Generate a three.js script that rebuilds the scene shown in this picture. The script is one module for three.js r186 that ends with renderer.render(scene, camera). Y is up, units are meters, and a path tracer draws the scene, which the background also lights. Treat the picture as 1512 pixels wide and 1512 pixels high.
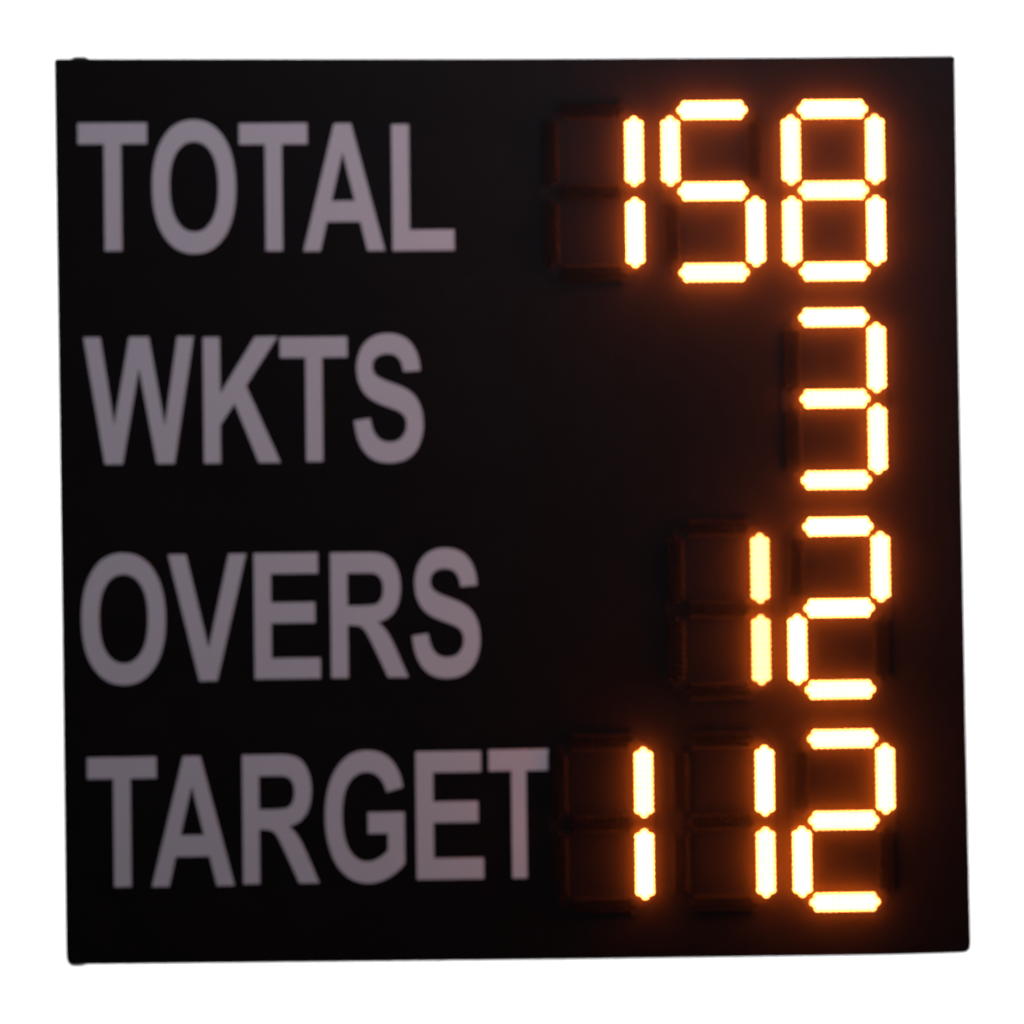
import * as THREE from 'three';
import { mergeGeometries } from 'three/addons/utils/BufferGeometryUtils.js';
import { RoundedBoxGeometry } from 'three/addons/geometries/RoundedBoxGeometry.js';
import { RectAreaLightUniformsLib } from 'three/addons/lights/RectAreaLightUniformsLib.js';

// ---------------------------------------------------------------- camera, lights, exposure
RectAreaLightUniformsLib.init();
const scene = new THREE.Scene();
scene.background = new THREE.Color(0x000000);

const camera = new THREE.PerspectiveCamera(30, 1, 0.1, 50);
camera.position.set(-0.0581, -0.0354, 2.5885);
camera.up.set(0.01213, 0.99986, 0.01129);
camera.lookAt(camera.position.clone().add(new THREE.Vector3(0.021404, 0.011028, -0.99971)));
camera.focus = 2.0;
camera.userData.fStop = 2.3;

const renderer = new THREE.WebGLRenderer({ antialias: true });
renderer.toneMapping = THREE.LinearToneMapping;
renderer.toneMappingExposure = 1;
renderer.shadowMap.enabled = true;

function areaLight(name, hex, intensity, w, h, from, to) {
  const l = new THREE.RectAreaLight(hex, intensity, w, h);
  l.name = name;
  l.position.set(...from);
  l.lookAt(...to);
  scene.add(l);
  return l;
}
// room lamp above and in front of the board: it alone lights the lettering
areaLight('ceiling_lamp', new THREE.Color(1, 0.905, 1.08), 31, 0.8, 0.5, [0.8, 1.95, 2.35], [0, 0.1, 0]);
// four strip softboxes behind the board, turned to the white backdrop
areaLight('backdrop_lamp', 0xffffff, 17, 0.5, 3, [-2.3, 0, -0.5], [0.3, 0, -1.6]);
areaLight('backdrop_lamp_001', 0xffffff, 17, 0.5, 3, [2.3, 0, -0.5], [-0.3, 0, -1.6]);

areaLight('backdrop_lamp_002', 0xffffff, 15, 3, 0.5, [0, 2.2, -0.5], [0, -0.3, -1.6]);
areaLight('backdrop_lamp_003', 0xffffff, 15, 3, 0.5, [0, -2.2, -0.5], [0, 0.3, -1.6]);

// ---------------------------------------------------------------- helpers
let seed = 11;
const rnd = () => { seed = (seed * 16807) % 2147483647; return seed / 2147483647; };
const used = {};
function numbered(name) {
  const n = used[name] = (used[name] ?? -1) + 1;
  return n ? `${name}_${String(n).padStart(3, '0')}` : name;
}
function part(name, geometry, material, parent, label) {
  const o = new THREE.Mesh(geometry, material);
  o.name = numbered(name);
  o.castShadow = o.receiveShadow = true;
  if (label) o.userData.label = label;
  parent.add(o);
  return o;
}
// tileable value noise, several octaves, as one grey DataTexture
function noiseTexture(size, octaves, low, high) {
  const sum = new Float32Array(size * size);
  let total = 0;
  for (const [cells, weight] of octaves) {
    const g = Array.from({ length: cells * cells }, rnd);
    total += weight;
    for (let y = 0; y < size; y++) for (let x = 0; x < size; x++) {
      const u = x / size * cells, v = y / size * cells, i = Math.floor(u), j = Math.floor(v);
      const s = (t) => t * t * (3 - 2 * t), a = s(u - i), b = s(v - j);
      const at = (p, q) => g[(q % cells) * cells + p % cells];
      sum[y * size + x] += weight * ((at(i, j) * (1 - a) + at(i + 1, j) * a) * (1 - b) + (at(i, j + 1) * (1 - a) + at(i + 1, j + 1) * a) * b);
    }
  }
  const data = new Uint8Array(size * size * 4);
  for (let k = 0; k < size * size; k++) {
    const v = Math.round(255 * (low + (high - low) * sum[k] / total));
    data.set([v, v, v, 255], 4 * k);
  }
  const t = new THREE.DataTexture(data, size, size);
  t.wrapS = t.wrapT = THREE.RepeatWrapping;
  t.magFilter = THREE.LinearFilter;
  t.needsUpdate = true;
  return t;
}
const grain = noiseTexture(512, [[8, 1], [32, 1], [128, 1.2], [256, 1.4]], 0, 1);
const smear = noiseTexture(512, [[5, 2], [16, 1], [64, 0.6]], 0.82, 1);
const grime = noiseTexture(512, [[6, 1], [19, 1], [53, 1], [140, 0.8]], 0.55, 1.1);
grain.repeat.set(3, 3);
grime.repeat.set(1.3, 1.3);
smear.repeat.set(0.8, 0.8);

const M = {
  panel: new THREE.MeshPhysicalMaterial({ color: new THREE.Color(0.0068, 0.0052, 0.005), roughness: 0.66, roughnessMap: smear, map: grime, specularIntensity: 0.22, bumpMap: grain, bumpScale: 0.00008 }),
  plate: new THREE.MeshPhysicalMaterial({ color: new THREE.Color(0.0056, 0.0043, 0.0042), roughness: 0.64, specularIntensity: 0.22 }),
  cabinet: new THREE.MeshStandardMaterial({ color: new THREE.Color(0.012, 0.012, 0.012), roughness: 0.6 }),
  vinyl: new THREE.MeshPhysicalMaterial({ color: new THREE.Color(0.62, 0.615, 0.63), roughness: 0.7, specularIntensity: 0.4, bumpMap: grain, bumpScale: 0.00006 }),
  ledOn: [18, 15, 9].map((strength) => new THREE.MeshPhysicalMaterial({ color: new THREE.Color(0.02, 0.012, 0.004), roughness: 0.5, specularIntensity: 0.3, emissive: new THREE.Color(1, 0.40, 0.095), emissiveIntensity: strength })),
  ledOff: new THREE.MeshPhysicalMaterial({ color: new THREE.Color(0.0032, 0.0026, 0.0025), roughness: 0.66, specularIntensity: 0.11 }),
  wall: new THREE.MeshStandardMaterial({ color: new THREE.Color(0.86, 0.86, 0.86), roughness: 0.95 }),
};

// ---------------------------------------------------------------- white backdrop
const wall = new THREE.Mesh(new THREE.BoxGeometry(7, 6, 0.1), M.wall);
wall.name = 'backdrop';
wall.position.set(0, 0, -1.65);
wall.receiveShadow = true;
wall.userData = { label: 'plain bright white backdrop behind the black scoreboard', kind: 'structure', category: 'backdrop' };
scene.add(wall);

// ---------------------------------------------------------------- scoreboard
const board = new THREE.Group();
board.name = 'scoreboard';
board.userData = { label: 'square black cricket scoreboard with grey lettering and glowing amber number digits', category: 'scoreboard' };
scene.add(board);

// outline of the face, a sheet whose edges run a little out of true; corners rounded
const V = (x, y) => new THREE.Vector2(x, y);
function roundedOutline(points) {                    // [x, y, radius]
  const s = new THREE.Shape(), n = points.length;
  points.forEach(([x, y, r], k) => {
    const p = V(x, y), a = V(...points[(k + n - 1) % n]), b = V(...points[(k + 1) % n]);
    const p0 = p.clone().add(a.sub(p).setLength(r)), p1 = p.clone().add(b.sub(p).setLength(r));
    if (k) s.lineTo(p0.x, p0.y); else s.moveTo(p0.x, p0.y);
    s.quadraticCurveTo(x, y, p1.x, p1.y);
  });
  s.closePath();
  return s;
}
const OUT = [[-0.6123, 0.6117, 0.005], [0.0049, 0.6076, 0.1], [0.3686, 0.6068, 0.1], [0.6085, 0.6074, 0.006], [0.6078, 0.2591, 0.08], [0.6096, -0.276, 0.08], [0.6119, -0.6115, 0.013], [0.5084, -0.613, 0.05], [0.076, -0.6115, 0.1], [-0.5806, -0.6071, 0.01], [-0.6082, -0.6071, 0.014], [-0.6091, -0.1401, 0.1]];
for (const p of OUT) { p[0] += 0.0028 * Math.sign(p[0]) * (Math.abs(p[0]) > 0.55); p[1] += 0.0028 * Math.sign(p[1]) * (Math.abs(p[1]) > 0.58); }
const face = new THREE.ExtrudeGeometry(roundedOutline(OUT), { depth: 0.004, bevelEnabled: true, bevelThickness: 0.0012, bevelSize: 0.0012, bevelOffset: -0.0012, bevelSegments: 3, curveSegments: 10 });
face.translate(0, 0, -0.0052);                        // the face is at z = 0
part('front_panel', face, M.panel, board);
const back = new THREE.ExtrudeGeometry(roundedOutline(OUT.map(([x, y, r]) => [x * 0.988, y * 0.988, r])), { depth: 0.075, bevelEnabled: true, bevelThickness: 0.003, bevelSize: 0.003, bevelOffset: -0.003, bevelSegments: 2 });
back.translate(0, 0, -0.0833);
part('cabinet', back, M.cabinet, board);
const cap = new RoundedBoxGeometry(0.031, 0.034, 0.03, 4, 0.011);
cap.translate(-0.5965, -0.5975, -0.0165);
part('corner_bracket', cap, M.cabinet, board);
const tab = new RoundedBoxGeometry(0.022, 0.012, 0.02, 4, 0.0035);
tab.translate(-0.5805, 0.6125, -0.0125);
part('hanging_tab', tab, M.cabinet, board);

// ---------------------------------------------------------------- lettering: bold condensed capitals, cut vinyl
const GLYPH = {
  T: 'M479 0 L479 1218 L44 1218 L44 1466 L1209 1466 L1209 1218 L775 1218 L775 0 Z',
  L: 'M150 0 L150 1466 L446 1466 L446 247 L1182 247 L1182 0 Z',
  A: 'M1471 0 L1149 0 L1021 333 L435 333 L314 0 L0 0 L571 1466 L884 1466 Z M926 580 L724 1124 L526 580 Z',
  W: 'M361 0 L11 1466 L314 1466 L535 459 L803 1466 L1155 1466 L1412 442 L1637 1466 L1935 1466 L1579 0 L1265 0 L973 1096 L682 0 Z',
  K: 'M153 0 L153 1466 L449 1466 L449 815 L1047 1466 L1445 1466 L893 895 L1475 0 L1092 0 L689 687 L449 442 L449 0 Z',
  V: 'M523 0 L-1 1466 L320 1466 L691 381 L1050 1466 L1364 1466 L839 0 Z',
  E: 'M149 0 L149 1466 L1236 1466 L1236 1218 L445 1218 L445 893 L1181 893 L1181 646 L445 646 L445 247 L1264 247 L1264 0 Z',
  O: 'M89 724 Q89 948 156 1100 Q206 1212 292 1301 Q379 1390 482 1433 Q619 1491 798 1491 Q1122 1491 1316 1290 Q1511 1089 1511 731 Q1511 376 1318 175 Q1125 -25 802 -25 Q475 -25 282 174 Q89 374 89 724 Z M394 734 Q394 485 509 356 Q624 228 801 228 Q978 228 1091 355 Q1205 483 1205 738 Q1205 990 1094 1114 Q984 1238 801 1238 Q618 1238 506 1112 Q394 987 394 734 Z',
  S: 'M74 477 L362 505 Q388 360 467 292 Q547 224 682 224 Q825 224 897 284 Q970 345 970 426 Q970 478 939 514 Q909 551 833 578 Q781 596 596 642 Q358 701 262 787 Q127 908 127 1082 Q127 1194 190 1291 Q254 1389 373 1440 Q493 1491 662 1491 Q938 1491 1077 1370 Q1217 1249 1224 1047 L928 1034 Q909 1147 846 1196 Q784 1246 659 1246 Q530 1246 457 1193 Q410 1159 410 1102 Q410 1050 454 1013 Q510 966 726 915 Q942 864 1045 809 Q1149 755 1207 660 Q1266 566 1266 427 Q1266 301 1196 191 Q1126 81 998 27 Q870 -26 679 -26 Q401 -26 252 102 Q103 231 74 477 Z',
  R: 'M150 0 L150 1466 L773 1466 Q1008 1466 1114 1426 Q1221 1387 1285 1286 Q1349 1185 1349 1055 Q1349 890 1252 782 Q1155 675 962 647 Q1058 591 1120 524 Q1183 457 1289 286 L1468 0 L1114 0 L900 319 Q786 490 744 534 Q702 579 655 595 Q608 612 506 612 L446 612 L446 0 Z M446 846 L665 846 Q878 846 931 864 Q984 882 1014 926 Q1044 970 1044 1036 Q1044 1110 1004 1155 Q965 1201 893 1213 Q857 1218 677 1218 L446 1218 Z',
  G: 'M831 539 L831 786 L1469 786 L1469 202 Q1376 112 1199 43 Q1023 -25 842 -25 Q612 -25 441 71 Q270 168 184 347 Q98 527 98 738 Q98 967 194 1145 Q290 1323 475 1418 Q616 1491 826 1491 Q1099 1491 1252 1376 Q1406 1262 1450 1060 L1156 1005 Q1125 1113 1039 1175 Q954 1238 826 1238 Q632 1238 517 1115 Q403 992 403 750 Q403 489 519 358 Q635 228 823 228 Q916 228 1009 264 Q1103 301 1170 353 L1170 539 Z',
};
function glyphShape(letter, x0, x1, y0, y1) {
  const loops = GLYPH[letter].split('M').slice(1).map((text) => {
    const path = new THREE.Path();
    const ops = text.trim().split(/(?=[LQZ])/).map((t) => [/[LQZ]/.test(t[0]) ? t[0] : 'M', (t.match(/-?\d+/g) ?? []).map(Number)]);
    for (const [op, n] of ops) {
      if (op === 'M') path.moveTo(...n);
      if (op === 'L') path.lineTo(...n);
      if (op === 'Q') path.quadraticCurveTo(...n);
    }
    return path.getPoints(7);
  });
  const box = new THREE.Box2().setFromPoints(loops[0]), w = box.max.x - box.min.x, h = box.max.y - box.min.y;
  const fit = (pts) => pts.map((p) => V(x0 + (p.x - box.min.x) / w * (x1 - x0), y0 + (p.y - box.min.y) / h * (y1 - y0)));
  const s = new THREE.Shape(fit(loops[0]));
  for (const hole of loops.slice(1)) s.holes.push(new THREE.Path(fit(hole)));
  return s;
}
const WORDS = [
  [['T', -0.5839, -0.4900, 0.3520, 0.5262], ['O', -0.4843, -0.3707, 0.3469, 0.5296], ['T', -0.3665, -0.2734, 0.3500, 0.5241], ['A', -0.2812, -0.1699, 0.3491, 0.5233], ['L', -0.1603, -0.0759, 0.3487, 0.5213]],
  [['W', -0.5789, -0.4297, 0.0636, 0.2362], ['K', -0.4182, -0.3141, 0.0635, 0.2348], ['T', -0.3145, -0.2227, 0.0642, 0.2338], ['S', -0.2153, -0.1210, 0.0612, 0.2376]],
  [['O', -0.5851, -0.4714, -0.2342, -0.0553], ['V', -0.4683, -0.3621, -0.2303, -0.0583], ['E', -0.3529, -0.2635, -0.2288, -0.0581], ['R', -0.2497, -0.1449, -0.2288, -0.0586], ['S', -0.1403, -0.0475, -0.2312, -0.0540]],
  [['T', -0.5796, -0.4860, -0.5056, -0.3305], ['A', -0.4942, -0.3823, -0.5062, -0.3304], ['R', -0.3714, -0.2684, -0.5045, -0.3300], ['G', -0.2605, -0.1526, -0.5061, -0.3261], ['E', -0.1377, -0.0462, -0.5024, -0.3288], ['T', -0.0389, 0.0427, -0.5024, -0.3278]],
];
for (const word of WORDS) for (const [c, ...box] of word) {
  const g = new THREE.ExtrudeGeometry(glyphShape(c, ...box), { depth: 0.0002, bevelEnabled: true, bevelThickness: 0, bevelSize: 0, bevelOffset: -0.0005, bevelSegments: 0 });   // thin cut film
  part('letter', g, M.vinyl, board);
}

// ---------------------------------------------------------------- seven-segment digits made of LEDs
const DW = 0.115, DH = 0.1107, HALF = 0.0150;         // stroke centres across, half the height, half the stroke width
const LED_R = 0.0036, LED_H = 0.0042, LED_Z = 0.0002, LED_PITCH = 0.0077;
// a lamp: short barrel and round lens; the lit ones stand out, the unlit ones are low dark lenses
const lamp = (h, barrel) => {
  const t = [0, 0.4, 0.72, 0.93, 1].map((k) => V(k === 1 ? 0 : LED_R * Math.sqrt(1 - k * k), barrel + (h - barrel) * k));
  const g = new THREE.LatheGeometry(barrel > 0 ? [V(LED_R, 0), ...t] : t, 10).rotateX(Math.PI / 2);
  g.deleteAttribute('uv');
  return g;
};
const LAMP = { on: lamp(LED_H, 0.001), off: lamp(0.0006, 0) };
// one stroke: three staggered columns of LEDs, the middle one reaching the pointed tips
function strokeGeometry(upright, led) {
  const all = [], pitch = LED_PITCH;
  const put = (along, across) => all.push(led.clone().translate(upright ? across : along, upright ? along : across, 0));
  for (let k = -5.5; k <= 5.5; k++) put(k * pitch, 0);
  for (const s of [-1, 1]) for (let k = -4.5; k <= 4.5; k++) put(k * 0.0082, s * 0.0076);
  return mergeGeometries(all);
}
const STROKE = {};
for (const k of ['on', 'off']) STROKE[k] = [strokeGeometry(false, LAMP[k]), strokeGeometry(true, LAMP[k])];
// base plate of a digit: an octagon with two windows, just proud of the panel
function plateGeometry() {
  const x = DW / 2 + HALF, y = DH + HALF, c = 0.029, wx = DW / 2 - HALF, wy = DH - HALF, s = new THREE.Shape();
  [[-x + c, -y], [x - c, -y], [x, -y + c], [x, y - c], [x - c, y], [-x + c, y], [-x, y - c], [-x, -y + c]].forEach(([a, b], k) => (k ? s.lineTo(a, b) : s.moveTo(a, b)));
  for (const [lo, hi] of [[-wy, -HALF], [HALF, wy]]) {
    const h = new THREE.Path();
    h.moveTo(-wx, lo); h.lineTo(-wx, hi); h.lineTo(wx, hi); h.lineTo(wx, lo); h.closePath();
    s.holes.push(h);
  }
  const g = new THREE.ExtrudeGeometry(s, { depth: 0.0002, bevelEnabled: false });
  return g;
}
const PLATE = plateGeometry();
const PLACES = { a: [0, DH, 0], b: [DW / 2, DH / 2, 1], c: [DW / 2, -DH / 2, 1], d: [0, -DH, 0], e: [-DW / 2, -DH / 2, 1], f: [-DW / 2, DH / 2, 1], g: [0, 0, 0] };
const LIT = { one: 'bc', two: 'abged', three: 'abgcd', five: 'afgcd', eight: 'abcdefg' };
function digit(x, y, value, row) {
  const d = part('digit', PLATE, M.plate, board, `digit lit as an amber ${value} in the ${row} row`);
  d.position.set(x, y, 0);
  for (const [k, [sx, sy, upright]] of Object.entries(PLACES)) {
    const on = LIT[value].includes(k);
    const s = part('led_segment', STROKE[on ? 'on' : 'off'][upright], on ? M.ledOn[row === 'overs' && value === 'one' ? 2 : Math.floor(rnd() * 2)] : M.ledOff, d, on ? 'glowing amber stroke of small round lamps' : 'unlit stroke of dark round lamps');
    s.position.set(sx, sy, LED_Z);
    if (on) {
      for (const k of [-4.5, -1.5, 1.5, 4.5]) {         // four of its lamps stand for the light of the stroke
        const l = new THREE.PointLight(new THREE.Color(1, 0.14, 0.005), 0.105);
        l.name = numbered('led_light');
        l.shadow.radius = 0.1;
        l.position.set(sx + (upright ? 0 : k * LED_PITCH), sy + (upright ? k * LED_PITCH : 0), LED_Z + LED_H * 0.55);
        d.add(l);
      }
    }
  }
}
const PITCH = 0.1645;
for (const [row, rightX, y, values] of [
  ['total', 0.4984, 0.4262, ['eight', 'five', 'one']],
  ['wickets', 0.4963, 0.1420, ['three']],
  ['overs', 0.4978, -0.1427, ['two', 'one']],
  ['target', 0.5002, -0.4307, ['two', 'one', 'one']],
]) values.forEach((v, k) => digit(rightX - DW / 2 - k * PITCH, y, v, row));

renderer.render(scene, camera);
